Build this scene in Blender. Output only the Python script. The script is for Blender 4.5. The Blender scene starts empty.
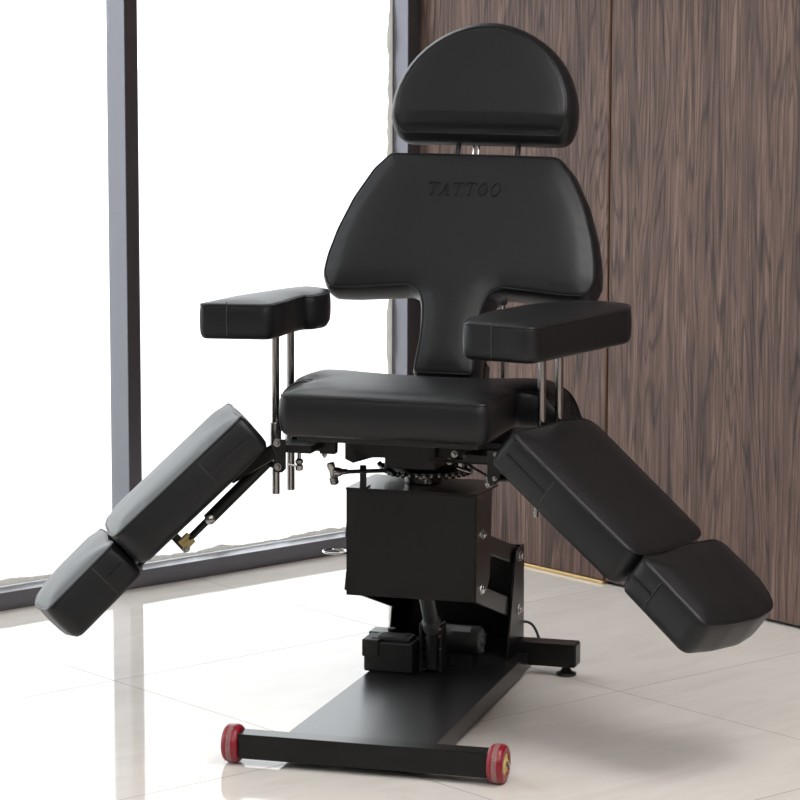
import bpy, bmesh, math, random
from mathutils import Vector, Matrix
from mathutils.geometry import delaunay_2d_cdt
random.seed(7)
SC = bpy.context.scene
COL = SC.collection
PI = math.pi
V = Vector

# ---------------------------------------------------------------- materials
def new_mat(name, color=(.5, .5, .5), rough=.5, metal=0.0, spec=.5, coat=0.0, coat_rough=.1):
    m = bpy.data.materials.new(name); m.use_nodes = True
    b = m.node_tree.nodes['Principled BSDF']
    b.inputs['Base Color'].default_value = (*color, 1)
    b.inputs['Roughness'].default_value = rough
    b.inputs['Metallic'].default_value = metal
    b.inputs['Specular IOR Level'].default_value = spec
    b.inputs['Coat Weight'].default_value = coat
    b.inputs['Coat Roughness'].default_value = coat_rough
    return m

def nd(m, t, **kw):
    n = m.node_tree.nodes.new(t)
    for k, v in kw.items():
        setattr(n, k, v)
    return n

def lk(m, a, b): m.node_tree.links.new(a, b)
def bsdf(m): return m.node_tree.nodes['Principled BSDF']

def add_bump(m, scale, strength, dist=.001, detail=4, stretch=None):
    tc = nd(m, 'ShaderNodeTexCoord'); mp = nd(m, 'ShaderNodeMapping')
    if stretch: mp.inputs['Scale'].default_value = stretch
    no = nd(m, 'ShaderNodeTexNoise'); no.inputs['Scale'].default_value = scale; no.inputs['Detail'].default_value = detail
    bu = nd(m, 'ShaderNodeBump'); bu.inputs['Strength'].default_value = strength; bu.inputs['Distance'].default_value = dist
    lk(m, tc.outputs['Object'], mp.inputs['Vector']); lk(m, mp.outputs['Vector'], no.inputs['Vector'])
    lk(m, no.outputs['Fac'], bu.inputs['Height']); lk(m, bu.outputs['Normal'], bsdf(m).inputs['Normal'])
    return no, bu

def math_n(m, op, a, b=None, c=None):
    n = nd(m, 'ShaderNodeMath', operation=op)
    for i, v in enumerate((a, b, c)):
        if v is None: continue
        if isinstance(v, (int, float)): n.inputs[i].default_value = v
        else: lk(m, v, n.inputs[i])
    return n.outputs[0]

M_leather = new_mat('black_leather', (.0080, .0084, .0097), .41, 0, .36)
def leather_nodes(m):
    tc = nd(m, 'ShaderNodeTexCoord')
    vo = nd(m, 'ShaderNodeTexVoronoi'); vo.inputs['Scale'].default_value = 420
    n1 = nd(m, 'ShaderNodeTexNoise'); n1.inputs['Scale'].default_value = 14; n1.inputs['Detail'].default_value = 3
    lk(m, tc.outputs['Object'], vo.inputs['Vector']); lk(m, tc.outputs['Object'], n1.inputs['Vector'])
    b1 = nd(m, 'ShaderNodeBump'); b1.inputs['Strength'].default_value = .12; b1.inputs['Distance'].default_value = .0006
    b2 = nd(m, 'ShaderNodeBump'); b2.inputs['Strength'].default_value = .25; b2.inputs['Distance'].default_value = .004
    lk(m, vo.outputs['Distance'], b1.inputs['Height']); lk(m, n1.outputs['Fac'], b2.inputs['Height'])
    lk(m, b2.outputs['Normal'], b1.inputs['Normal']); lk(m, b1.outputs['Normal'], bsdf(m).inputs['Normal'])
leather_nodes(M_leather)
M_stitch = new_mat('black_stitched_seam', (.03, .03, .031), .38)
M_slot = new_mat('dark_slot', (.004, .004, .004), .7)
M_metal = new_mat('black_powder_coat', (.0065, .0063, .0062), .30, 0, .32); add_bump(M_metal, 260, .08, .0006)
M_plate = new_mat('black_satin_plate', (.012, .012, .0125), .30, 0, .45); add_bump(M_plate, 60, .06, .001)
M_matte = new_mat('matt_black', (.008, .008, .008), .55)
M_chrome = new_mat('chrome', (.62, .61, .60), .14, 1.0)
M_steel = new_mat('zinc_steel', (.34, .33, .32), .24, 1.0); add_bump(M_steel, 180, .25, .0008)
M_tube = new_mat('polished_tube', (.36, .34, .33), .16, 1.0)
M_brass = new_mat('yellow_zinc', (.42, .33, .14), .36, .85)
M_gold = new_mat('gold_trim', (.62, .44, .20), .35, .8)
M_red = new_mat('red_rubber', (.25, .008, .020), .32)
M_hub = new_mat('yellow_hub', (.62, .50, .16), .5)
M_grey = new_mat('grey_motor_cap', (.10, .105, .11), .38, .3)
M_label = new_mat('grey_label', (.12, .12, .12), .5)
M_cable = new_mat('black_cable', (.01, .01, .01), .45)
M_frame = new_mat('dark_window_aluminium', (.165, .165, .188), .30, .9, .5)
M_wallw = new_mat('white_paint', (.80, .79, .77), .85)
M_wallg = new_mat('grey_paint', (.10, .097, .095), .85)
M_film = new_mat('protective_film', (.62, .60, .56), .55)
def film_nodes(m):
    nt = m.node_tree; nt.nodes.clear()
    out = nd(m, 'ShaderNodeOutputMaterial'); mx = nd(m, 'ShaderNodeMixShader'); tr = nd(m, 'ShaderNodeBsdfTranslucent'); di = nd(m, 'ShaderNodeBsdfDiffuse')
    no = nd(m, 'ShaderNodeTexNoise'); no.inputs['Scale'].default_value = 60; no.inputs['Detail'].default_value = 5
    cr = nd(m, 'ShaderNodeValToRGB'); cr.color_ramp.elements[0].position = .35; cr.color_ramp.elements[0].color = (.5, .48, .44, 1); cr.color_ramp.elements[1].position = .62; cr.color_ramp.elements[1].color = (.92, .90, .88, 1)
    lk(m, no.outputs['Fac'], cr.inputs[0]); lk(m, cr.outputs[0], tr.inputs['Color']); di.inputs['Color'].default_value = (.6, .58, .54, 1)
    mx.inputs[0].default_value = .35; lk(m, tr.outputs[0], mx.inputs[1]); lk(m, di.outputs[0], mx.inputs[2]); lk(m, mx.outputs[0], out.inputs[0])
film_nodes(M_film)
M_ledge = new_mat('pale_concrete', (.75, .74, .72), .9); add_bump(M_ledge, 40, .6, .01)
M_fill = bpy.data.materials.new('fill_panel_glow'); M_fill.use_nodes = True
_b = M_fill.node_tree.nodes['Principled BSDF']
_b.inputs['Base Color'].default_value = (.9, .9, .9, 1); _b.inputs['Emission Color'].default_value = (1, .985, .97, 1)
FILL_E = 12.0  # glow of the added ceiling fill panels
_b.inputs['Emission Strength'].default_value = FILL_E

# red wheel: worn grey band round the tread
def tread_nodes(m):
    tc = nd(m, 'ShaderNodeTexCoord'); sp = nd(m, 'ShaderNodeSeparateXYZ'); lk(m, tc.outputs['Object'], sp.inputs[0])
    no = nd(m, 'ShaderNodeTexNoise'); no.inputs['Scale'].default_value = 900; lk(m, tc.outputs['Object'], no.inputs['Vector'])
    ab = math_n(m, 'ABSOLUTE', sp.outputs['X'])
    s = math_n(m, 'LESS_THAN', ab, .005)
    g = math_n(m, 'GREATER_THAN', no.outputs['Fac'], .47)
    f = math_n(m, 'MULTIPLY', s, g)
    mx = nd(m, 'ShaderNodeMix', data_type='RGBA'); lk(m, f, mx.inputs[0])
    mx.inputs[6].default_value = (.25, .008, .020, 1); mx.inputs[7].default_value = (.30, .22, .21, 1)
    lk(m, mx.outputs[2], bsdf(m).inputs['Base Color'])
tread_nodes(M_red)

# polished floor tiles 0.8 m
M_floor = new_mat('polished_tile', (.6, .57, .53), .1, 0, .3)
def floor_nodes(m):
    bsdf(m).inputs['IOR'].default_value = 1.38
    ge = nd(m, 'ShaderNodeTexCoord'); sp = nd(m, 'ShaderNodeSeparateXYZ'); lk(m, ge.outputs['Object'], sp.inputs[0])
    def line(c):
        a = math_n(m, 'DIVIDE', c, .8); r = math_n(m, 'ROUND', a); d = math_n(m, 'SUBTRACT', a, r)
        d = math_n(m, 'ABSOLUTE', d); return math_n(m, 'LESS_THAN', d, .0013 / .8)
    g = math_n(m, 'MAXIMUM', line(sp.outputs['X']), line(sp.outputs['Y']))
    no = nd(m, 'ShaderNodeTexNoise'); no.inputs['Scale'].default_value = 3.2; no.inputs['Detail'].default_value = 9; no.inputs['Distortion'].default_value = 1.2
    mp = nd(m, 'ShaderNodeMapping'); mp.inputs['Rotation'].default_value = (0, 0, .6); mp.inputs['Scale'].default_value = (1, 3.2, 1)
    lk(m, ge.outputs['Object'], mp.inputs[0]); lk(m, mp.outputs[0], no.inputs['Vector'])
    cr = nd(m, 'ShaderNodeValToRGB'); cr.color_ramp.elements[0].position = .3; cr.color_ramp.elements[1].position = .72
    cr.color_ramp.elements[0].color = (.69, .645, .600, 1); cr.color_ramp.elements[1].color = (.76, .722, .68, 1)
    lk(m, no.outputs['Fac'], cr.inputs[0])
    mx = nd(m, 'ShaderNodeMix', data_type='RGBA'); lk(m, g, mx.inputs[0]); lk(m, cr.outputs[0], mx.inputs[6])
    mx.inputs[7].default_value = (.24, .215, .19, 1)
    lk(m, mx.outputs[2], bsdf(m).inputs['Base Color'])
    rr = math_n(m, 'MULTIPLY_ADD', no.outputs['Fac'], .05, .025); rr = math_n(m, 'MULTIPLY_ADD', g, .4, rr)
    lk(m, rr, bsdf(m).inputs['Roughness'])
floor_nodes(M_floor)

# walnut laminate with vertical grain
M_wood = new_mat('walnut_laminate', (.3, .2, .15), .5, 0, .2)
def wood_nodes(m):
    tc = nd(m, 'ShaderNodeTexCoord')
    def noise(scale, sc, detail=4, dist=0.0, rough=.5):
        mp = nd(m, 'ShaderNodeMapping'); mp.inputs['Scale'].default_value = sc
        n = nd(m, 'ShaderNodeTexNoise'); n.inputs['Scale'].default_value = scale; n.inputs['Detail'].default_value = detail
        n.inputs['Distortion'].default_value = dist; n.inputs['Roughness'].default_value = rough
        lk(m, tc.outputs['Object'], mp.inputs[0]); lk(m, mp.outputs[0], n.inputs['Vector']); return n.outputs['Fac']
    broad = noise(11, (1, 1, .07), 3, .2)
    mid = noise(78, (1, 1, .032), 6, .9, .66)
    mid2 = noise(120, (1, 1, .06), 4, 1.6, .6)
    fine = noise(300, (1, 1, .02), 3)
    fig = noise(10, (1, 1, .085), 3, .5, .45)
    ring = math_n(m, 'SINE', math_n(m, 'MULTIPLY', fig, 95.0))
    ring = math_n(m, 'MULTIPLY_ADD', ring, .5, .5)
    ring = math_n(m, 'POWER', ring, 5.0)
    s = math_n(m, 'MULTIPLY_ADD', ring, -.12, .100)
    s = math_n(m, 'MULTIPLY_ADD', mid, .48, s)
    s = math_n(m, 'MULTIPLY_ADD', mid2, .20, s)
    s = math_n(m, 'MULTIPLY_ADD', fine, .22, s)
    s = math_n(m, 'MULTIPLY_ADD', broad, .20, s)
    cr = nd(m, 'ShaderNodeValToRGB'); e = cr.color_ramp.elements
    e[0].position = .46; e[0].color = (.046, .034, .033, 1)
    e[1].position = .78; e[1].color = (.270, .183, .148, 1)
    k = e.new(.56); k.color = (.092, .062, .054, 1)
    k = e.new(.66); k.color = (.150, .095, .078, 1)
    lk(m, s, cr.inputs[0])
    lk(m, cr.outputs[0], bsdf(m).inputs['Base Color'])
    bu = nd(m, 'ShaderNodeBump'); bu.inputs['Strength'].default_value = .1; bu.inputs['Distance'].default_value = .001
    lk(m, fine, bu.inputs['Height']); lk(m, bu.outputs['Normal'], bsdf(m).inputs['Normal'])
wood_nodes(M_wood)

# clear window glass
M_glass = bpy.data.materials.new('window_glass'); M_glass.use_nodes = True
def glass_nodes(m):
    nt = m.node_tree; nt.nodes.clear()
    out = nd(m, 'ShaderNodeOutputMaterial'); mx = nd(m, 'ShaderNodeMixShader'); tr = nd(m, 'ShaderNodeBsdfTransparent')
    gl = nd(m, 'ShaderNodeBsdfGlossy'); gl.inputs['Roughness'].default_value = .02
    fr = nd(m, 'ShaderNodeFresnel'); ge = nd(m, 'ShaderNodeNewGeometry')
    lk(m, math_n(m, 'MULTIPLY_ADD', ge.outputs['Backfacing'], 1 / 1.3 - 1.3, 1.3), fr.inputs['IOR'])
    tr.inputs['Color'].default_value = (.97, .98, .98, 1)
    lk(m, fr.outputs[0], mx.inputs[0]); lk(m, tr.outputs[0], mx.inputs[1]); lk(m, gl.outputs[0], mx.inputs[2]); lk(m, mx.outputs[0], out.inputs[0])
glass_nodes(M_glass)

# ---------------------------------------------------------------- mesh helpers
def finish(name, bm, mat, parent=None, smooth=True, angle=38, loc=None):
    me = bpy.data.meshes.new(name)
    bmesh.ops.recalc_face_normals(bm, faces=bm.faces)
    if smooth:
        for f in bm.faces: f.smooth = True
        lim = math.radians(angle)
        for e in bm.edges:
            if len(e.link_faces) == 2 and e.calc_face_angle(0) > lim: e.smooth = False
    bm.to_mesh(me); bm.free()
    o = bpy.data.objects.new(name, me); COL.objects.link(o)
    me.materials.append(mat)
    if parent: o.parent = parent
    if loc is not None:
        for v in me.vertices: v.co -= V(loc)
        o.location = loc
    return o

def box(bm, a, b, bev=0.0, seg=2, mtx=None):
    x0, y0, z0 = a; x1, y1, z1 = b
    r = bmesh.ops.create_cube(bm, size=1)
    vs = r['verts']
    for v in vs:
        v.co = V(((x0 + x1) / 2 + v.co.x * (x1 - x0), (y0 + y1) / 2 + v.co.y * (y1 - y0), (z0 + z1) / 2 + v.co.z * (z1 - z0)))
    if bev > 0:
        es = list({e for v in vs for e in v.link_edges})
        r = bmesh.ops.bevel(bm, geom=es, offset=bev, segments=seg, profile=.5, affect='EDGES')
        vs = list({v for f in r['faces'] for v in f.verts} | {v for v in vs if v.is_valid})
    if mtx:
        for v in vs: v.co = mtx @ v.co
    return vs

def frame_of(d):
    d = V(d).normalized(); u = d.orthogonal().normalized(); return u, d.cross(u), d

def rod(bm, a, b, r, n=20, r2=None, chamfer=0.0):
    a = V(a); b = V(b); u, w, d = frame_of(b - a); L = (b - a).length
    prof = [(0, 0.0), (0, r), (L, r if r2 is None else r2), (L, 0.0)]
    if chamfer:
        rr = r if r2 is None else r2
        prof = [(0, 0), (0, r - chamfer), (chamfer, r), (L - chamfer, rr), (L, rr - chamfer), (L, 0)]
    return lathe(bm, a, d, prof, n, u)

def lathe(bm, o, d, prof, n=24, u=None):
    """prof: (distance along d, radius)"""
    o = V(o); uu, w, d = frame_of(d)
    if u is not None: uu = u; w = d.cross(uu)
    rings = []
    for t, r in prof:
        if r <= 1e-6: rings.append([bm.verts.new(o + d * t)])
        else: rings.append([bm.verts.new(o + d * t + (uu * math.cos(2 * PI * k / n) + w * math.sin(2 * PI * k / n)) * r) for k in range(n)])
    for A, B in zip(rings, rings[1:]):
        for k in range(n):
            k2 = (k + 1) % n
            if len(A) == 1 and len(B) == 1: continue
            if len(A) == 1: bm.faces.new((A[0], B[k], B[k2]))
            elif len(B) == 1: bm.faces.new((A[k], A[k2], B[0]))
            else: bm.faces.new((A[k], A[k2], B[k2], B[k]))
    return [v for r in rings for v in r]

def tube(bm, pts, r, n=8, closed=False):
    pts = [V(p) for p in pts]; N = len(pts); rings = []
    prev = None
    for i, p in enumerate(pts):
        if closed: t = pts[(i + 1) % N] - pts[i - 1]
        else: t = pts[min(i + 1, N - 1)] - pts[max(i - 1, 0)]
        t.normalize()
        if prev is None: u = t.orthogonal().normalized()
        else: u = (prev - t * prev.dot(t)).normalized()
        prev = u; w = t.cross(u)
        rings.append([bm.verts.new(p + (u * math.cos(2 * PI * k / n) + w * math.sin(2 * PI * k / n)) * r) for k in range(n)])
    M = N if closed else N - 1
    for i in range(M):
        A = rings[i]; B = rings[(i + 1) % N]
        off = 0
        if closed and i == N - 1:
            off = min(range(n), key=lambda q: (A[0].co - B[q].co).length)
        for k in range(n): bm.faces.new((A[k], A[(k + 1) % n], B[(k + 1 + off) % n], B[(k + off) % n]))
    if not closed:
        bm.faces.new(rings[0][::-1]); bm.faces.new(rings[-1])

def prism(bm, poly, h, mtx, bev=0.0):
    """polygon in local xy extruded 0..h along local z, then mtx"""
    lo = [bm.verts.new((x, y, 0)) for x, y in poly]; hi = [bm.verts.new((x, y, h)) for x, y in poly]
    n = len(poly); fs = [bm.faces.new(lo[::-1]), bm.faces.new(hi)]
    for i in range(n): fs.append(bm.faces.new((lo[i], lo[(i + 1) % n], hi[(i + 1) % n], hi[i])))
    vs = lo + hi
    if bev:
        es = list({e for f in fs for e in f.edges})
        r = bmesh.ops.bevel(bm, geom=es, offset=bev, segments=2, profile=.5, affect='EDGES')
        vs = list({v for f in r['faces'] for v in f.verts} | {v for v in vs if v.is_valid})
    for v in vs: v.co = mtx @ v.co

def axes(o, e1, e2, e3):
    m = Matrix.Identity(4)
    for i, e in enumerate((e1, e2, e3)):
        for j in range(3): m[j][i] = e[j]
    for j in range(3): m[j][3] = o[j]
    return m

def hex_bolt(bm, p, d, r=.009, h=.006, washer=True, stub=.004):
    p = V(p); d = V(d).normalized()
    if washer: lathe(bm, p, d, [(0, 0), (0, r * 1.45), (.0015, r * 1.45), (.0015, 0)], 20)
    lathe(bm, p + d * .0012, d, [(0, 0), (0, r), (h * .8, r), (h, r * .86), (h, 0)], 6)
    if stub: lathe(bm, p + d * h, d, [(0, 0), (0, r * .5), (stub, r * .45), (stub, 0)], 12)

# rounded outline: polygon with a fillet radius at every corner
def fillet(poly, radii, step=.008):
    P = [V(p).to_2d() for p in poly]; n = len(P); out = []
    if not isinstance(radii, (list, tuple)): radii = [radii] * n
    for i in range(n):
        p = P[i]; a = (P[i - 1] - p); b = (P[(i + 1) % n] - p); la, lb = a.length, b.length
        a.normalize(); b.normalize(); th = a.angle(b)
        if th > math.radians(177) or radii[i] <= 0: out.append(p); continue
        t = min(radii[i] / math.tan(th / 2), la * .49, lb * .49); r = t * math.tan(th / 2)
        c = p + (a + b).normalized() * (r / math.sin(th / 2))
        s = p + a * t; e = p + b * t; a0 = math.atan2(s.y - c.y, s.x - c.x); a1 = math.atan2(e.y - c.y, e.x - c.x)
        d = (a1 - a0 + PI) % (2 * PI) - PI; k = max(2, int(abs(d) / .22))
        for q in range(k + 1): out.append(V((c.x + r * math.cos(a0 + d * q / k), c.y + r * math.sin(a0 + d * q / k))))
    # resample
    res = []
    for i in range(len(out)):
        p, q = out[i], out[(i + 1) % len(out)]; L = (q - p).length
        if L < 1e-5: continue
        k = max(1, int(L / step))
        for j in range(k): res.append(p.lerp(q, j / k))
    area = sum(res[i].x * res[(i + 1) % len(res)].y - res[(i + 1) % len(res)].x * res[i].y for i in range(len(res)))
    if area < 0: res.reverse()
    return res

def normals2(P):
    n = len(P); out = []
    for i in range(n):
        t = (P[(i + 1) % n] - P[i - 1]).normalized(); out.append(V((t.y, -t.x)))
    return out

def inside(p, P):
    c = False; j = len(P) - 1
    for i in range(len(P)):
        if (P[i].y > p.y) != (P[j].y > p.y) and p.x < (P[j].x - P[i].x) * (p.y - P[i].y) / (P[j].y - P[i].y) + P[i].x: c = not c
        j = i
    return c

def cushion(name, outline, radii, thick, mtx, mat, parent, hfun=None, crown=.010, bulge=.005, grid=.014, piping=.0022, back_round=.012, edge_round=.008, step=.008, extra=None, depthf=None, rows_at=()):
    """upholstered pad: outline in the xy plane of mtx, face looking along +z, body towards -z"""
    P = fillet(outline, radii, step); N = normals2(P); n = len(P)
    bm = bmesh.new()
    hf = hfun or (lambda x, y: 0.0)
    def tk(p): return thick if depthf is None else depthf(p.x, p.y)
    rows = []
    prof = [(-edge_round, 'top', edge_round * .42), (-edge_round * .45, 'top', edge_round * .30), (0, 'top', 0.0),
            (bulge * .45, 'f', .07), (bulge * .85, 'f', .22), (bulge, 'f', .45), (bulge * .8, 'f', .70), (bulge * .3, 'f', .86), (-back_round * .35, 'f', .955), (-back_round, 'f', 1.0)]
    for off, kind, val in prof:
        ring = []
        for p, nn in zip(P, N):
            q = p + nn * off; h = hf(p.x, p.y)
            z = h + val if kind == 'top' else h * (1 - val) - tk(p) * val
            ring.append(bm.verts.new((q.x, q.y, z)))
        rows.append(ring)
    for A, B in zip(rows, rows[1:]):
        for k in range(n): bm.faces.new((A[k], A[(k + 1) % n], B[(k + 1) % n], B[k]))
    bm.faces.new(rows[-1])
    # crowned face
    ring2 = [v.co.to_2d() for v in rows[0]]
    xs = [p.x for p in ring2]; ys = [p.y for p in ring2]; pts = list(ring2)
    y = min(ys) + grid * .7; row = 0
    while y < max(ys):
        x = min(xs) + grid * (.7 + .5 * (row % 2))
        while x < max(xs):
            p = V((x, y))
            if inside(p, ring2) and min((p - q).length_squared for q in ring2) > (grid * .62) ** 2: pts.append(p)
            x += grid
        y += grid * .87; row += 1
    if rows_at:
        pts = pts[:n] + [p for p in pts[n:] if min(abs(p.y - r) for r in rows_at) > grid * .4]
        for r in rows_at:
            x = min(xs)
            while x < max(xs):
                p = V((x, r))
                if inside(p, ring2) and min((p - q).length for q in ring2) > grid * .35: pts.append(p)
                x += grid * .7
    edges = [(i, (i + 1) % n) for i in range(n)]
    vo, eo, fo, ov, oe, of = delaunay_2d_cdt(pts, edges, [], 1, 1e-6)
    m = {}
    for i, p in enumerate(vo):
        src = ov[i]
        b = [s for s in src if s < n]
        if b: m[i] = rows[0][b[0]]; continue
        d = min((p - q).length for q in ring2)
        e = edge_round * .42 + crown * (1 - math.exp(-d / .028))
        m[i] = bm.verts.new((p.x, p.y, hf(p.x, p.y) + e))
    for f in fo:
        vs = [m[i] for i in f]
        if len(set(vs)) < 3: continue
        try: bm.faces.new(vs)
        except ValueError: pass
    if piping:
        tube(bm, [(p.x + nn.x * .0004, p.y + nn.y * .0004, hf(p.x, p.y) + .0003) for p, nn in zip(P, N)], piping, 6, True)
    if extra: extra(bm)
    for v in bm.verts: v.co = mtx @ v.co
    return finish(name, bm, mat, parent, angle=55)

def empty(name, parent=None, loc=(0, 0, 0)):
    o = bpy.data.objects.new(name, None); COL.objects.link(o); o.location = loc; o.empty_display_size = .1
    if parent: o.parent = parent
    return o

def struct(o, label=None, cat=None):
    o['kind'] = 'structure'
    if label: o['label'] = label
    if cat: o['category'] = cat
    return o

# ---------------------------------------------------------------- the room (world axes follow the tile grid)
XW = 1.556      # wood wall plane
YW = 1.556      # window wall plane
X0, Y0, H = -6.6, -7.2, 3.1
bm = bmesh.new(); box(bm, (X0 - .1, Y0 - .1, -.12), (XW + .1, YW + .1, 0)); struct(finish('floor', bm, M_floor, smooth=False), 'polished beige floor tiles with thin dark joints', 'floor')
bm = bmesh.new(); box(bm, (X0 - .1, Y0 - .1, H), (XW + .1, YW + .1, H + .1)); struct(finish('ceiling', bm, M_wallw, smooth=False), 'white ceiling above the room', 'ceiling')
# wood-clad wall: backing and laminate boards with dark joints between them
bm = bmesh.new(); box(bm, (XW + .014, Y0 - .1, 0), (XW + .1, YW + .1, H))
wr = struct(finish('wall_right', bm, M_matte, smooth=False), 'wall clad in tall walnut boards right of the window', 'wall')
edges_y = [YW + .09, .832, -.388, -1.608, -2.828, -4.048, -5.268, -6.488, Y0 - .1]
for i in range(len(edges_y) - 1):
    ya, yb = edges_y[i + 1] + .004, edges_y[i] - .004
    bm = bmesh.new(); box(bm, (XW, ya, .009), (XW + .0139, yb, H), .0012, 1)
    o = finish('wood_panel', bm, M_wood, wr, smooth=False)
    # veneer pattern continues over the wall but differs a little from board to board
for i, y in enumerate(edges_y[1:-1]):
    bm = bmesh.new(); box(bm, (XW + .002, y + .0018, .009), (XW + .013, y + .0038, H)); finish('joint_trim', bm, new_mat('bronze_joint', (.16, .06, .02), .4, .3) if i == 0 else bpy.data.materials['bronze_joint'], wr, smooth=False)
bm = bmesh.new(); box(bm, (XW - .006, .832, .0005), (XW + .012, YW - .03, .008), .001, 1); struct(finish('trim_1', bm, M_gold, smooth=False), 'thin gold strip at the foot of the wood wall', 'trim')
bm = bmesh.new(); box(bm, (X0 - .1, Y0 - .1, 0), (X0, YW + .1, H)); struct(finish('wall_left', bm, M_wallg, smooth=False), 'plain grey wall left of the window', 'wall')
bm = bmesh.new(); box(bm, (X0, Y0 - .1, 0), (XW + .014, Y0, H)); struct(finish('wall_front', bm, M_wallg, smooth=False), 'plain grey wall behind the camera', 'wall')

# window wall
FY0, FY1 = YW, YW + .078
win = empty('window_1', None, (0, YW, 0)); struct(win, 'floor-to-ceiling window with dark aluminium frame', 'window')
def wpart(name, bm, mat, smooth=False):
    o = finish(name, bm, mat, None, smooth=smooth)
    o.parent = win; o.location = (0, -YW, 0); return o
bm = bmesh.new(); box(bm, (X0, FY0, 0), (XW, FY1, .0445), .0015, 1); wpart('bottom_rail', bm, M_frame)
bm = bmesh.new(); box(bm, (X0, FY0, 2.78), (XW, FY1, H), .0015, 1); wpart('top_rail', bm, M_frame)
posts = [(1.512, 1.5555), (.5905, .631), (-.331, -.2905), (-1.2525, -1.212), (-2.174, -2.1335), (-3.0955, -3.055), (-4.017, -3.9765), (-4.9385, -4.898), (-5.86, -5.8195)]
for a, b in posts:
    bm = bmesh.new(); box(bm, (a, FY0, .0447), (b, FY1, 2.7798), .0015, 1); wpart('mullion', bm, M_frame)
for (a, b), (c, d) in zip(posts[1:], posts[:-1]):
    bm = bmesh.new(); box(bm, (b + .0003, FY1 - .012, .0448), (c - .0003, FY1 - .006, 2.7797)); wpart('glass_pane', bm, M_glass)
bm = bmesh.new(); box(bm, (X0, FY1 - .012, .0448), (posts[-1][0] - .0003, FY1 - .006, 2.7797)); wpart('glass_pane', bm, M_glass)
# ragged protective film left on the glass beside the corner post and along the sill
def ragged(p_of, n, base, amp, seed):
    rnd = random.Random(seed); bm = bmesh.new(); lo = []; hi = []
    w = base
    for i in range(n + 1):
        w += rnd.uniform(-amp, amp); w = max(base * .45, min(base * 1.7, w))
        a, b = p_of(i / n, w); lo.append(bm.verts.new(a)); hi.append(bm.verts.new(b))
    for i in range(n): bm.faces.new((lo[i], lo[i + 1], hi[i + 1], hi[i]))
    r = bmesh.ops.extrude_face_region(bm, geom=bm.faces[:])
    for v in r['geom']:
        if isinstance(v, bmesh.types.BMVert): v.co.y += .0016
    return bm
fy = FY1 - .0145
wpart('protective_film', ragged(lambda t, w: ((1.512, fy, .05 + 2.7 * t), (1.512 - w, fy, .05 + 2.7 * t)), 170, .011, .004, 3), M_film)
wpart('protective_film', ragged(lambda t, w: ((.632 + .878 * t, fy, .046), (.632 + .878 * t, fy, .046 + w)), 120, .010, .0025, 5), M_film)
wpart('protective_film', ragged(lambda t, w: ((-.289 + .878 * t, fy, .046), (-.289 + .878 * t, fy, .046 + w)), 120, .024, .002, 8), M_film)
# outside
bm = bmesh.new(); box(bm, (X0 - 12, FY1 + .01, -.35), (XW + 14, FY1 + 30, -.15)); g = finish('pavement', bm, M_ledge, smooth=False)
struct(g, 'pale bright paving outside the window', 'ground')

# added fill panels on the unseen ceiling, placed to brighten chair and wood wall
for lx, ly in ((.35, -1.7), (-2.45, -2.8), (.35, -4.6), (-2.45, -5.2)):
    t = empty('ceiling_fill_light', None, (lx, ly, H - .03)); t['label'] = 'added flat square white fill light panel, unseen, on the ceiling'; t['category'] = 'fill light'; t['group'] = 'added ceiling fill panels'
    bm = bmesh.new(); box(bm, (-.62, -.62, 0), (.62, .62, .0298), .004, 1); finish('fill_panel_frame', bm, M_wallw, t, smooth=False)
    bm = bmesh.new(); box(bm, (-.58, -.58, -.006), (.58, .58, -.0005)); finish('fill_diffuser', bm, M_fill, t, smooth=False)

# ---------------------------------------------------------------- the chair (local axes: x right, y back, z up)
CH = empty('tattoo_chair', None, (-.06245, -.15273, 0)); CH.rotation_euler = (0, 0, math.radians(-56.774))
CH['label'] = 'black leather tattoo chair on a wheeled black steel base'; CH['category'] = 'chair'
XC = -.03

def part(name, bm, mat, parent=CH, smooth=True, label=None, angle=38):
    o = finish(name, bm, mat, parent, smooth, angle)
    if label: o['label'] = label
    return o

# base plate: folded sheet with side flanges
bm = bmesh.new()
prism(bm, [(-.186, .02), (.130, .02), (.113, .955), (-.178, .955)], .004, Matrix.Translation((0, 0, .047)), .001)
for s, a, b in ((1, (.128, .02), (.111, .955)), (-1, (-.186, .02), (-.178, .955))):
    e1 = V((b[0] - a[0], b[1] - a[1], 0)); L = e1.length; e1.normalize(); e2 = V((-e1.y, e1.x, 0))
    box(bm, (0, -.0018, .013), (L, .0018, .0475), .001, 1, axes((a[0], a[1], 0), e1, e2, V((0, 0, 1))))
part('base_plate', bm, M_plate, smooth=False)
bm = bmesh.new(); box(bm, (-.262, -.026, .015), (.262, .022, .066), .002, 2); part('front_bar', bm, M_metal, smooth=False)
bm = bmesh.new(); box(bm, (-.262, .893, .023), (.222, .943, .0765), .002, 2); box(bm, (.2215, .8955, .0255), (.2245, .9405, .074), .001, 1); part('rear_bar', bm, M_metal, smooth=False)
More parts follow.
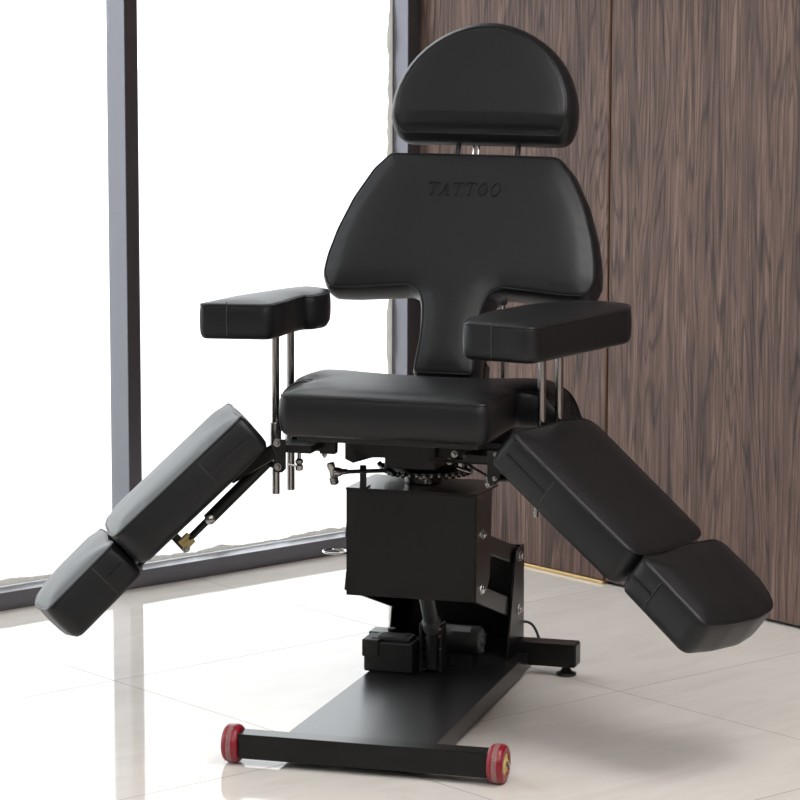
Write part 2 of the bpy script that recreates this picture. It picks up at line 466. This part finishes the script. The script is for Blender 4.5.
for s in (-1, 1):
    bm = bmesh.new(); x = s * .2785
    lathe(bm, (-.0165, 0, 0), (1, 0, 0), [(0, .024), (0, .034), (.003, .0375), (.008, .0395), (.012, .0400), (.021, .0400), (.025, .0395), (.030, .0375), (.033, .034), (.033, .024), (.030, .0235), (.003, .0235), (0, .024)], 48)
    w = part('wheel', bm, M_red, label='red rubber wheel'); w.location = (x, 0, .0402)
    bm = bmesh.new()
    lathe(bm, (-.0160, 0, 0), (1, 0, 0), [(0, .004), (0, .011), (.002, .012), (.002, .0236), (.030, .0236), (.030, .012), (.032, .011), (.032, .004)], 32)
    for k in range(6):
        a = k * PI / 3
        for xx in (-.0150, .0150): rod(bm, (xx - .0012, math.cos(a) * .018, math.sin(a) * .018), (xx + .0012, math.cos(a) * .018, math.sin(a) * .018), .0028, 8)
    part('wheel_hub', bm, M_hub, w, label='yellow hub')
    bm = bmesh.new(); rod(bm, (-.0155, 0, 0), (.0165 + .009, 0, 0) if s > 0 else (.0165, 0, 0), .0055, 16, chamfer=.001)
    if s < 0: rod(bm, (-.023, 0, 0), (-.0155, 0, 0), .0055, 16, chamfer=.001)
    part('axle', bm, M_chrome, w)
for x in (.197, -.235):
    bm = bmesh.new(); lathe(bm, (x, .918, .0005), (0, 0, 1), [(0, 0), (0, .022), (.003, .0235), (.006, .0225), (.008, .016), (.013, .0105), (.018, .0095), (.0235, .0125), (.0235, 0)], 28); part('leveling_foot', bm, M_matte)

# mast at the back of the base: two side plates and a back plate
bm = bmesh.new()
MX1, MX0 = .090, -.190
side = [(.802, .052), (.950, .052), (.946, .292), (.872, .287)]
for x in (MX1 - .004, MX0): prism(bm, side, .004, axes((x, 0, 0), V((0, 1, 0)), V((0, 0, 1)), V((1, 0, 0))), .0008)
box(bm, (MX0 + .004, .938, .052), (MX1 - .004, .944, .290))
box(bm, (MX0 + .004, .872, .268), (MX1 - .004, .940, .272))
part('mast', bm, M_metal, smooth=False)
bm = bmesh.new()
bm.free()
for z, y in ((.272, .905), (.150, .895)): bm = bmesh.new(); hex_bolt(bm, (MX1 + .0002, y, z), (1, 0, 0), .0085, .006); part('mast_bolt', bm, M_chrome)
# parallel lift arms
for x in (.074, -.180):
    for (y0, z0), (y1, z1) in (((.470, .402), (.905, .272)), ((.465, .287), (.895, .150))):
        bm = bmesh.new(); e1 = V((0, y1 - y0, z1 - z0)); L = e1.length; e1.normalize(); e3 = V((1, 0, 0)); e2 = e3.cross(e1)
        box(bm, (-.02, -.021, 0), (L + .02, .021, .009), .002, 2, axes((x, y0, z0), e1, e2, e3)); part('lift_arm', bm, M_metal, smooth=False)

# column housing: sheet box with an overhanging lid
bm = bmesh.new()
HX0, HX1 = -.169, .118
box(bm, (HX0, .4205, .267), (HX1, .4245, .496), .0008, 1)
sidep = [(.4205, .267), (.500, .267), (.535, .300), (.553, .496), (.4205, .496)]
for x in (HX0, HX1 - .004): prism(bm, sidep, .004, axes((x, 0, 0), V((0, 1, 0)), V((0, 0, 1)), V((1, 0, 0))), .0006)
box(bm, (HX0 + .004, .43, .30), (HX1 - .050, .50, .49))
prism(bm, [(HX0 - .001, .4185), (HX1 + .003, .4185), (HX1 + .014, .545), (HX1 + .002, .590), (HX0 + .014, .590), (HX0 + .010, .57)], .0045, Matrix.Translation((0, 0, .4965)), .0008)
part('column_housing', bm, M_metal, smooth=False)
bm = bmesh.new(); hex_bolt(bm, (HX1 + .0002, .468, .406), (1, 0, 0), .008, .006); part('housing_bolt', bm, M_chrome)
bm = bmesh.new(); hex_bolt(bm, (HX1 + .0002, .463, .287), (1, 0, 0), .009, .007); part('housing_bolt', bm, M_chrome)
bm = bmesh.new(); rod(bm, (HX1, .449, .408), (HX1 + .002, .449, .408), .0035, 10); part('housing_rivet', bm, M_chrome)
# release ring on the left of the housing
bm = bmesh.new(); tube(bm, [(-.197 + .026 * math.cos(a), .43 + .024 * math.sin(a), .358) for a in [k * PI / 16 for k in range(32)]], .0023, 8, True)
rod(bm, (-.187, .43, .358), (-.166, .43, .358), .002, 8)
part('release_ring', bm, M_chrome, label='chrome pull ring')

# motor and linear actuator below the housing
bm = bmesh.new()
box(bm, (-.192, .622, .0515), (-.080, .700, .118), .004, 2)
box(bm, (-.195, .618, .085), (-.156, .690, .124), .003, 2)
box(bm, (-.178, .632, .117), (-.090, .690, .126), .002, 1)
for k in range(5): box(bm, (-.164, .640 + k * .010, .1255), (-.100, .645 + k * .010, .128))
rod(bm, (-.150, .70, .124), (-.150, .70, .134), .009, 16)
part('gear_case', bm, M_matte, smooth=False)
bm = bmesh.new()
lathe(bm, (-.048, .735, .110), (1, 0, 0), [(0, 0), (0, .030), (.004, .033), (.090, .033), (.094, .031), (.094, 0)], 36)
box(bm, (-.02, .715, .052), (.03, .755, .082))
mo = part('motor', bm, M_matte)
bm = bmesh.new(); lathe(bm, (.0455, .735, .110), (1, 0, 0), [(0, 0), (0, .029), (.003, .027), (.0045, .020), (.0045, .012), (.008, .011), (.008, 0)], 30)
for k in range(3): hex_bolt(bm, (.049, .735 + .023 * math.cos(k * 2.09 + .5), .110 + .023 * math.sin(k * 2.09 + .5)), (1, 0, 0), .003, .003, False, 0)
part('motor_cap', bm, M_grey, mo)
bm = bmesh.new(); e = V((0, -.55, .83)).normalized()
box(bm, (-.022, -.008, -.0003), (.022, .008, .0008), 0, 1, axes(V((.005, .735, .110)) + e * .0331, V((1, 0, 0)), V((1, 0, 0)).cross(e) * -1, e)); part('motor_label', bm, M_label, mo, smooth=False)
# actuator
bm = bmesh.new()
rod(bm, (-.045, .66, .150), (-.045, .57, .300), .017, 20)
lathe(bm, (-.045, .665, .142), (0, -.09, .15), [(0, 0), (0, .014), (.006, .021), (.03, .021), (.04, .014), (.04, 0)], 20)
act = part('actuator', bm, M_grey)
bm = bmesh.new()
box(bm, (-.073, .652, .051), (-.066, .690, .160), .001, 1); box(bm, (-.028, .652, .051), (-.021, .690, .160), .001, 1)
for k in range(6): box(bm, (-.066, .654, .055 + k * .017), (-.028, .688, .060 + k * .017), .001, 1)
rod(bm, (-.066, .672, .066), (-.028, .672, .066), .012, 20); rod(bm, (-.045, .66, .06), (-.045, .66, .14), .015, 20)
part('actuator_bracket', bm, M_matte, act, smooth=False)
bm = bmesh.new()
bm.free()
for z, y in ((.152, .651), (.135, .651), (.106, .651)): bm = bmesh.new(); hex_bolt(bm, (-.0245, y, z), (0, -1, 0), .0035, .003, False, 0); part('bracket_screw', bm, M_chrome, act)
# power cord at the back of the base
bm = bmesh.new(); pts = []
for k in range(17):
    t = k / 16; a = PI * t
    pts.append((.078 + .052 * math.sin(a * .62) / math.sin(PI * .62 + 0) * .9 if False else .080 + .050 * t, .955 + .012 * math.sin(a), .108 - .002 * t - .058 * t * t * t))
tube(bm, pts, .0032, 8); part('power_cord', bm, M_cable)

# swivel: sprocket on a chrome hub
SX, SY = -.028, .565
bm = bmesh.new()
lathe(bm, (SX, SY, .5215), (0, 0, 1), [(0, 0), (0, .088), (.006, .088), (.006, 0)], 64)
part('swivel_disc', bm, M_matte)
bm = bmesh.new()
for k in range(36):
    a = k * 2 * PI / 36; c = (SX + .0925 * math.cos(a), SY + .0925 * math.sin(a))
    lathe(bm, (c[0], c[1], .5165), (0, 0, 1), [(0, 0), (0, .0038), (.001, .0046), (.012, .0046), (.013, .0038), (.013, 0)], 10)
tube(bm, [(SX + .0905 * math.cos(k * PI / 36), SY + .0905 * math.sin(k * PI / 36), .5225) for k in range(72)], .003, 8, True)
part('sprocket', bm, M_steel)
bm = bmesh.new(); lathe(bm, (SX, SY - .04, .5012), (0, 0, 1), [(0, 0), (0, .036), (.003, .041), (.012, .0425), (.0195, .0425), (.0195, 0)], 48); part('swivel_hub', bm, M_chrome)
bm = bmesh.new()
lathe(bm, (SX, SY, .5278), (0, 0, 1), [(0, 0), (0, .060), (.016, .060), (.016, 0)], 48)
box(bm, (-.090, .440, .543), (.022, .660, .622), .002, 1)
prism(bm, [(-.178, .0), (-.178, -.052), (-.160, -.060), (-.118, -.045), (-.088, -.045), (-.088, 0)], .22, axes((0, .44, .610), V((1, 0, 0)), V((0, 0, 1)), V((0, -1, 0)) * -1), .001)
box(bm, (.020, .400, .606), (.200, .66, .6165), .001, 1); box(bm, (.020, .400, .571), (.190, .404, .577), 0)
box(bm, (.020, .46, .568), (.185, .62, .608), .002, 1)
box(bm, (.020, .400, .569), (.150, .406, .576), .001, 1)
box(bm, (-.262, .330, .592), (-.165, .350, .620), .001, 1); box(bm, (-.262, .350, .608), (-.165, .60, .620), .001, 1)
box(bm, (-.20, .33, .587), (-.166, .352, .594), .001, 1)
part('seat_frame', bm, M_metal, smooth=False)
# under-seat board
bm = bmesh.new(); prism(bm, [(-.22, .24), (.17, .24), (.17, .56), (.20, .60), (.20, .66), (-.25, .66), (-.25, .60), (-.22, .56)], .012, Matrix.Translation((0, 0, .628)), .002); part('seat_board', bm, M_matte, smooth=False)
bm = bmesh.new()
bm.free()
for p in ((.075, .400, .588), (.140, .395, .590), (.152, .392, .596), (.055, .435, .566)): bm = bmesh.new(); hex_bolt(bm, p, (0, -1, 0), .005, .006, True, .003); part('frame_bolt', bm, M_steel)
for p in ((-.195, .350, .586), (-.125, .438, .605), (-.012, .438, .612)): bm = bmesh.new(); hex_bolt(bm, p, (0, 0, -1) if p[1] < .4 else (0, -1, 0), .006, .007, True, .004); part('frame_bolt', bm, M_steel)
# brake lever: rod, bracket and T handle
bm = bmesh.new(); rod(bm, (-.156, .368, .544), (-.086, .446, .537), .0045, 12)
br = part('brake_lever', bm, M_matte)
bm = bmesh.new(); box(bm, (-.139, .418, .5015), (-.124, .424, .551), .003, 2); box(bm, (-.139, .419, .5011), (-.124, .45, .5040)); part('lever_bracket', bm, M_metal, br, smooth=False)
bm = bmesh.new()
lathe(bm, (-.178, .350, .545), (1, .95, -.05), [(0, 0), (0, .009), (.004, .011), (.016, .010), (.024, .0065), (.034, .006), (.034, 0)], 16)
lathe(bm, (-.183, .352, .566), (.22, 0, -1), [(0, 0), (0, .006), (.003, .0085), (.014, .0085), (.017, .0065), (.030, .0065), (.033, .0095), (.046, .0095), (.049, .006), (.049, 0)], 16)
part('lever_knob', bm, M_steel, br)
# chain tensioner / cable clamp on the right
bm = bmesh.new()
for p, q, r in (((.070, .470, .562), (.070, .470, .543), .009), ((.088, .466, .562), (.058, .466, .562), .006), ((.086, .475, .553), (.086, .475, .536), .007), ((.064, .462, .548), (.094, .462, .540), .005)): rod(bm, p, q, r, 12, chamfer=.001)
te = part('chain_clamp', bm, M_steel)
bm = bmesh.new(); rod(bm, (.080, .468, .558), (.160, .372, .548), .0028, 8); part('clamp_cable', bm, M_cable, te)
bm = bmesh.new(); rod(bm, (.160, .36, .556), (.160, .36, .528), .005, 12, chamfer=.001); rod(bm, (.160, .36, .540), (.160, .36, .531), .008, 12, chamfer=.001); rod(bm, (.160, .36, .553), (.160, .36, .547), .0075, 12, chamfer=.001); part('cable_end', bm, M_steel, te)
bm = bmesh.new()
for i in range(5): rod(bm, (-.120 + .009 * i, .50 - .006 * i, .542 - .003 * i), (-.112 + .009 * i, .495 - .006 * i, .536 - .003 * i), .006 + .001 * (i % 2), 10)
part('chain_link', bm, M_steel)

# seat cushion
seat_pts = [(-.244, .196), (.196, .196), (.200, .43), (.235, .450), (.302, .462), (.302, .645), (-.336, .645), (-.336, .475), (-.280, .460), (-.248, .43)]
seat_r = [.020, .020, .03, .05, .06, .07, .07, .06, .05, .03]
def seat_h(x, y):
    ax = abs(x + .026)
    s = min(1, max(0, (y - .23) / .14)); s = s * s * (3 - 2 * s)
    h = .006 * min(1.0, ax / .2) ** 2.2 * s
    h -= .022 * max(0, y - .22) / .43
    R = .092; u = max(0, ax - .232)
    if u > 0: h -= R - math.sqrt(max(0, R * R - min(u, R * .985) ** 2))
    return h
cushion('seat', seat_pts, seat_r, .083, axes((0, 0, .727), V((1, 0, 0)), V((0, 1, 0)), V((0, 0, 1))), M_leather, CH, hfun=seat_h, crown=.009, bulge=.006, edge_round=.014, grid=.014)

# back rest, reclined
T = math.radians(28)
BU = V((0, math.sin(T), math.cos(T))); BN = V((0, -math.cos(T), math.sin(T)))
half = [(.190, .517), (.224, .480), (.262, .410), (.289, .335), (.303, .275), (.3075, .232), (.290, .196), (.235, .1965), (.105, .2065), (.078, .192), (.0665, .160), (.0605, .10), (.0660, .002)]
hr = [.018, .05, .15, .15, .15, .04, .022, .1, .03, .03, .06, .3, .012]
back_pts = half + [(-x, y) for x, y in reversed(half)]
BR = cushion('backrest', back_pts, hr + hr[::-1], .092, axes((-.022, .655, .717), V((1, 0, 0)), BU, BN), M_leather, CH, crown=.012, bulge=.010, edge_round=.010, step=.010,
        hfun=lambda x, y: -.010 * (x / .3) ** 2)
# raised lettering TATTOO
bm = bmesh.new()
def stroke(a, b, w=.0020):
    a = V((a[0], a[1], 0)); b = V((b[0], b[1], 0)); d = (b - a); L = d.length; d.normalize(); e2 = V((-d.y, d.x, 0))
    box(bm, (0, -w / 2, 0), (L, w / 2, .0030), .0006, 1, axes(a, d, e2, V((0, 0, 1))))
def letter(ch, x, s=.030):
    sh = lambda u, v: (x + u * s + .18 * v * s, v * s)
    W = .0019
    if ch == 'T':
        for a, b in (((0, 1), (.74, 1)), ((0, 1), (-.05, .84)), ((.74, 1), (.72, .84)), ((.37, 1), (.37, 0)), ((.24, 0), (.50, 0))): stroke(sh(*a), sh(*b), W)
    if ch == 'A':
        for a, b in (((.38, 1), (.04, 0)), ((.38, 1), (.70, 0)), ((.17, .36), (.58, .36)), ((-.06, 0), (.14, 0)), ((.58, 0), (.82, 0))): stroke(sh(*a), sh(*b), W)
    if ch == 'O':
        pts = [(.38 + .33 * math.cos(k * PI / 10), .5 + .5 * math.sin(k * PI / 10)) for k in range(21)]
        for a, b in zip(pts, pts[1:]): stroke(sh(*a), sh(*b), W)
for i, ch in enumerate('TATTOO'): letter(ch, -.086 + i * .0285)
mt = axes(V((-.026, .655, .717)) + BU * .414 + BN * .0, V((1, 0, 0)), BU, BN)
for v in bm.verts:
    v.co.z += -.010 * (v.co.x / .3) ** 2 + .0042 + .012 - .0004
    v.co = mt @ v.co
part('embossed_lettering', bm, M_leather, BR, smooth=False, label='raised letters TATTOO')

# back rest carrier behind the stem
bm = bmesh.new()
for x in (-.085, .035): box(bm, (x - .010, .0, -.105), (x + .010, .44, -.0815), .002, 1, axes((0, .655, .717), V((1, 0, 0)), BU, BN))
box(bm, (-.10, .02, -.115), (.05, .06, -.082), .002, 1, axes((0, .655, .717), V((1, 0, 0)), BU, BN))
box(bm, (-.10, .69, .600), (.05, .80, .625), .002, 1); box(bm, (-.09, .745, .61), (.04, .765, .70), .002, 1)
part('backrest_frame', bm, M_metal, smooth=False)
bm = bmesh.new(); rod(bm, (.104, .69, .60), (.104, .69, .872), .0042, 14)
gr = part('support_rod', bm, M_chrome)
bm = bmesh.new(); lathe(bm, (.104, .69, .868), (0, 0, 1), [(0, 0), (0, .006), (.004, .008), (.014, .008), (.018, .005), (.018, 0)], 16); part('rod_knob', bm, M_matte, gr)

# head rest: domed pad with a bolster along its lower edge
T2 = math.radians(17.5); HU = V((0, math.sin(T2), math.cos(T2))); HN = V((0, -math.cos(T2), math.sin(T2)))
hp = [(.184, -.042), (.1955, -.008), (.1955, .035), (.180, .085), (.152, .128), (.117, .160), (.075, .184), (.035, .197), (0, .201)]
head_pts = hp + [(-x, y) for x, y in reversed(hp[:-1])]
hrad = [.02, .05, .2, .3, .3, .3, .3, .3, .3]
def head_h(x, y):
    if y < 0: 
        return .55 * min(0, y + .002) - .004 * (x / .19) ** 2
    return -.004 * (x / .19) ** 2 - .012 * max(0, y / .2)
HR = cushion('headrest', head_pts, hrad + hrad[-2::-1], .108, axes((-.014, .918, 1.266), V((1, 0, 0)), HU, HN), M_leather, CH, hfun=head_h, crown=.005, bulge=.018, edge_round=.008, step=.008, grid=.0105, rows_at=(.004, -.004))
for x in (-.072, .066):
    bm = bmesh.new(); rod(bm, V((x, .655, .717)) + BU * .47 - BN * .045, V((x, .655, .717)) + BU * .62 - BN * .045, .006, 14); part('headrest_rod', bm, M_matte, HR)
for x in (-.036, -.024):
    bm = bmesh.new(); rod(bm, V((x, .655, .717)) + BU * .47 - BN * .045, V((x, .655, .717)) + BU * .62 - BN * .045, .0026, 10); part('headrest_rod', bm, M_chrome, HR)

# armrests
def seam_line(parent, pts, r=.0012):
    bm = bmesh.new(); tube(bm, pts, r, 6); part('seam', bm, M_stitch, parent)
def arm(pts, radii, ztop, posts, post_lo, label):
    e = empty('armrest', CH); e['label'] = label
    cushion('armrest_pad', pts, radii, .076, axes((0, 0, ztop), V((1, 0, 0)), V((0, 1, 0)), V((0, 0, 1))), M_leather, e, crown=.007, bulge=.003, edge_round=.010, back_round=.008, grid=.016,
            hfun=lambda x, y: -.003)
    for (x, y), z0 in zip(posts, post_lo):
        bm = bmesh.new(); rod(bm, (x, y, z0), (x, y, ztop - .058), .0085, 24, chamfer=.001); p = part('armrest_post', bm, M_tube, e, label='polished steel tube')
    for x, y in posts:
        bm = bmesh.new(); lathe(bm, (x, y, .560), (0, 0, 1), [(0, .0090), (0, .0125), (.058, .0125), (.060, .0115), (.060, .0090)], 24)
        part('post_sleeve', bm, M_steel, e)
    return e
L_arm = arm([(-.500, .410), (-.344, .436), (-.334, .500), (-.330, .570), (-.322, .612), (-.303, .618), (-.288, .665), (-.304, .735), (-.362, .790), (-.411, .720), (-.464, .580)],
            [.014, .022, .05, .04, .02, .03, .03, .05, .04, .05, .1], .883, [(-.354, .502), (-.341, .566)], [.462, .460], 'left armrest with a stepped inner edge')
seam_line(L_arm, [(-.4345, .4170, .8885), (-.4340, .4150, .883), (-.4340, .4130, .849), (-.4340, .4150, .815)])
R_arm = arm([(0.124, 0.285), (0.278, 0.252), (0.298, 0.305), (0.402, 0.615), (0.380, 0.695), (0.296, 0.715), (0.188, 0.640), (0.128, 0.480), (0.116, 0.360)],
            [.022, .024, .1, .05, .05, .05, .1, .1, .1], .883, [(.274, .353), (.296, .413)], [.52, .52], 'right armrest')
seam_line(R_arm, [(.1885, .273, .889), (.1880, .2690, .883), (.1880, .2665, .849), (.1880, .2690, .815)])

# leg rests: thigh pad and calf pad, splayed outwards and dropped
def leg(o, a1, a2, o2, b1, b2, dims, dims2, label, side):
    e = empty('leg_rest', CH); e['label'] = label
    for k, (oo, x1, x2, (L, W, t)) in enumerate(((o, a1, a2, dims), (o2, b1, b2, dims2))):
        oo = V(oo); x1 = V(x1).normalized(); x2 = V(x2); x2 = (x2 - x1 * x1.dot(x2)).normalized(); x3 = x1.cross(x2)
        if x3.z < 0: x3 = -x3
        c = .003; taper = .012
        if k == 0:
            g = -.012 if side > 0 else -.002
            pts = [(g, 0), (L * .5, -c), (L - .005, 0), (L + .006, W * .25), (L + .005, W * .70), (L - .008, W - taper), (g * .2, W), (g * .5 - .003, W * .7), (g + .006, W * .35)]; rad = [.016, .3, .03, .1, .1, .03, .035, .1, .1]
        else:
            pts = [(0, 0), (L, 0), (L + .012, W * .30), (L + .014, W * .58), (L - .002, W * .88), (L * .62, W - .004), (.0, W - .01), (-.004, W * .55), (.008, W * .25)]; rad = [.02, .025, .12, .12, .06, .1, .03, .1, .1]
        mt = axes(oo, x1, x2, x3)
        def hf(x, y, W=W): return -.004 - .004 * abs(y / W - .5)
        pad = cushion('thigh_pad' if k == 0 else 'calf_pad', pts, rad, t, mt, M_leather, e, crown=.011, bulge=.004, edge_round=.010, hfun=hf, grid=.015)
        # seam and zip along the inner side face
        bm = bmesh.new(); xs = L * .36 if k == 0 else L * .36
        tube(bm, [mt @ V((xs, -.0005, -.004)), mt @ V((xs, -.0055, -t * .22)), mt @ V((xs, -.0062, -t * .45)), mt @ V((xs, -.0052, -t * .70)), mt @ V((xs, -.001, -t * .88))], .0011, 6)
        part('side_seam', bm, M_stitch, e)
        bm = bmesh.new(); box(bm, (.012, -.0082, -t * .54), (xs - .002, -.0030, -t * .47), 0, 1, mt); part('zip', bm, M_slot, e, smooth=False)
        # board under the pad
        bm = bmesh.new(); box(bm, (.03, .09, -t - .006), (L - .03, W - .04, -t + .002), .002, 1, mt); part('pad_board', bm, M_matte, e, smooth=False)
        if k == 0: M0 = mt; L0 = L; t0 = t
        else: M1 = mt
    # hinge strap joining the two boards
    for yy in (.12, .22):
        bm = bmesh.new(); tube(bm, [M0 @ V((L0 - .06, yy, -.100)), M0 @ V((L0 - .01, yy, -.100)), M1 @ V((.02, yy, -.099)), M1 @ V((.06, yy, -.099))], .006, 8); part('hinge_strap', bm, M_metal, e)
    # swing arm from the seat frame
    s = side
    px = XC + s * .243
    bm = bmesh.new()
    prism(bm, [(0, 0), (.026, 0), (.026, -.062), (.018, -.070), (.004, -.070), (0, -.062)], .006, axes((px - (.026 if s > 0 else 0) + s * .0, .245, .628), V((1, 0, 0)), V((0, 0, 1)), V((0, -1, 0)) * -1), .001)
    box(bm, (min(px, px - s * .08), .251, .600), (max(px, px - s * .08), .33, .616), .001, 1)
    q0 = V((px + s * -.006, .253, .606)); q1 = M0 @ V((.10, .12, -.100)); d = (q1 - q0).normalized(); w = V((0, 1, 0)); w = (w - d * w.dot(d)).normalized()
    box(bm, (0, -.010, -.015), ((q1 - q0).length, .010, .015), .002, 1, axes(q0, d, w, d.cross(w)))
    part('swing_bracket', bm, M_metal, e, smooth=False)
    bm = bmesh.new()
    br_ = .0055 if s < 0 else .0035
    hex_bolt(bm, (px - s * .008, .2448, .620), (0, -1, 0), br_, .004, True, 0); part('pivot_bolt', bm, M_steel, e)
    bm = bmesh.new(); hex_bolt(bm, (px - s * .010, .2448, .570), (0, -1, 0), br_, .005, True, 0)
    part('pivot_bolt', bm, M_steel, e)
    # gas strut
    ins = .092 if s < 0 else .135
    a = M0 @ V((.012, ins, -t0 - .032)); b = M0 @ V((.268, ins, -t0 - .038)); d = (b - a); Ls = d.length; d.normalize()
    st = None
    bm = bmesh.new(); rod(bm, a + d * .008, a + d * Ls * .73, .0135, 20, chamfer=.001); rod(bm, a + d * Ls * .70, a + d * Ls * .95, .0075, 16, chamfer=.001); rod(bm, V((px - s * .010, .252, .570)), a + d * .012, .009, 16, chamfer=.001)
    part('gas_strut', bm, M_metal, e)
    bm = bmesh.new(); up = M0.to_3x3() @ V((0, 0, 1)); sd = d.cross(up).normalized(); c0 = a + d * (Ls * .715)
    if sd.y > 0: sd = -sd
    hex_bolt(bm, c0 + sd * .011, sd, .009, .004, False, 0); lathe(bm, c0 + sd * .010, sd, [(0, 0), (0, .0115), (.004, .010), (.007, .005), (.0075, 0)], 18)
    part('strut_screw', bm, M_steel, e)
    bm = bmesh.new(); mm = axes(b - d * .016, d, up, sd)
    box(bm, (-.004, -.013, .004), (.024, .013, .0065), .001, 1, mm); box(bm, (-.004, -.013, -.0065), (.024, .013, -.004), .001, 1, mm); box(bm, (-.004, -.013, -.0065), (-.001, .013, .0065), .001, 1, mm)
    hex_bolt(bm, mm @ V((.010, 0, .0065)), sd, .005, .003, False, 0)
    part('strut_clevis', bm, M_brass, e, smooth=False, label='yellow zinc clevis')
    bm = bmesh.new(); box(bm, (.012, -.014, -.012), (.030, .038, .003), .001, 1, mm); part('strut_lug', bm, M_metal, e, smooth=False)
    bm = bmesh.new(); hex_bolt(bm, mm @ V((.021, -.010, .0035)), sd, .0055, .004, True, 0); part('lug_bolt', bm, M_steel, e)
    return e
leg((.257, .202, .672), (.761, -.250, -.599), (.297, .955, -.022), (.539, .109, .458), (.741, -.317, -.593), (.371, .928, -.032), (.359, .306, .092), (.197, .300, .091), 'right leg rest', 1)
leg((-.333, .205, .681), (-.651, -.349, -.674), (-.424, .904, -.059), (-.580, .111, .420), (-.612, -.390, -.688), (-.463, .882, -.088), (.361, .304, .092), (.196, .296, .095), 'left leg rest', -1)
bm = bmesh.new(); rod(bm, (.277, .30, .515), (.277, .30, .483), .0055, 12, chamfer=.001); part('adjusting_screw', bm, M_steel)
# lock screws hanging under the seat on the left
bm = bmesh.new()
rod(bm, (-.238, .31, .592), (-.238, .31, .575), .004, 10); lathe(bm, (-.238, .31, .578), (0, 0, -1), [(0, 0), (0, .005), (.003, .0085), (.009, .0085), (.012, .0055), (.015, .0085), (.024, .0080), (.026, .005), (.026, 0)], 16)
rod(bm, (-.262, .305, .566), (-.242, .31, .562), .0022, 8)
lk_ = part('lock_screw', bm, M_steel)
bm = bmesh.new()
bm.free()
for p in ((-.262, .290, .612), (-.250, .285, .604), (-.236, .288, .610)): bm = bmesh.new(); rod(bm, p, (p[0] + .012, p[1] + .004, p[2] - .004), .006, 10, chamfer=.001); part('clamp_nut', bm, M_steel, lk_)

# ---------------------------------------------------------------- light
w = bpy.data.worlds.new('daylight'); SC.world = w; w.use_nodes = True
bg = w.node_tree.nodes['Background']; bg.inputs['Color'].default_value = (.96, .98, 1, 1); bg.inputs['Strength'].default_value = 2.85

# ---------------------------------------------------------------- camera
cam = bpy.data.cameras.new('camera'); co = bpy.data.objects.new('camera', cam); COL.objects.link(co)
R_ = V((0.7612418886144717, -0.6484650690141649, 0.001959920183743309)); U_ = V((0.10005298505465017, 0.120438668736172, 0.9876658985986672)); F_ = V((0.640702885275481, 0.7516565581045063, -0.15656382550947323))
mw = Matrix.Identity(4)
for i, e in enumerate((R_, U_, -F_)):
    for j in range(3): mw[j][i] = e[j]
for j, v in enumerate((-4.1968361641931935, -5.111112708283166, 1.7838280144927467)): mw[j][3] = v
co.matrix_world = mw
cam.sensor_width = 36; cam.lens = 3300 / 800 * 36; cam.clip_start = .1; cam.clip_end = 200
SC.camera = co
SC.view_settings.view_transform = 'Standard'; SC.view_settings.look = 'None'; SC.view_settings.exposure = 0.0; SC.view_settings.gamma = 1
SC.cycles.max_bounces = 10
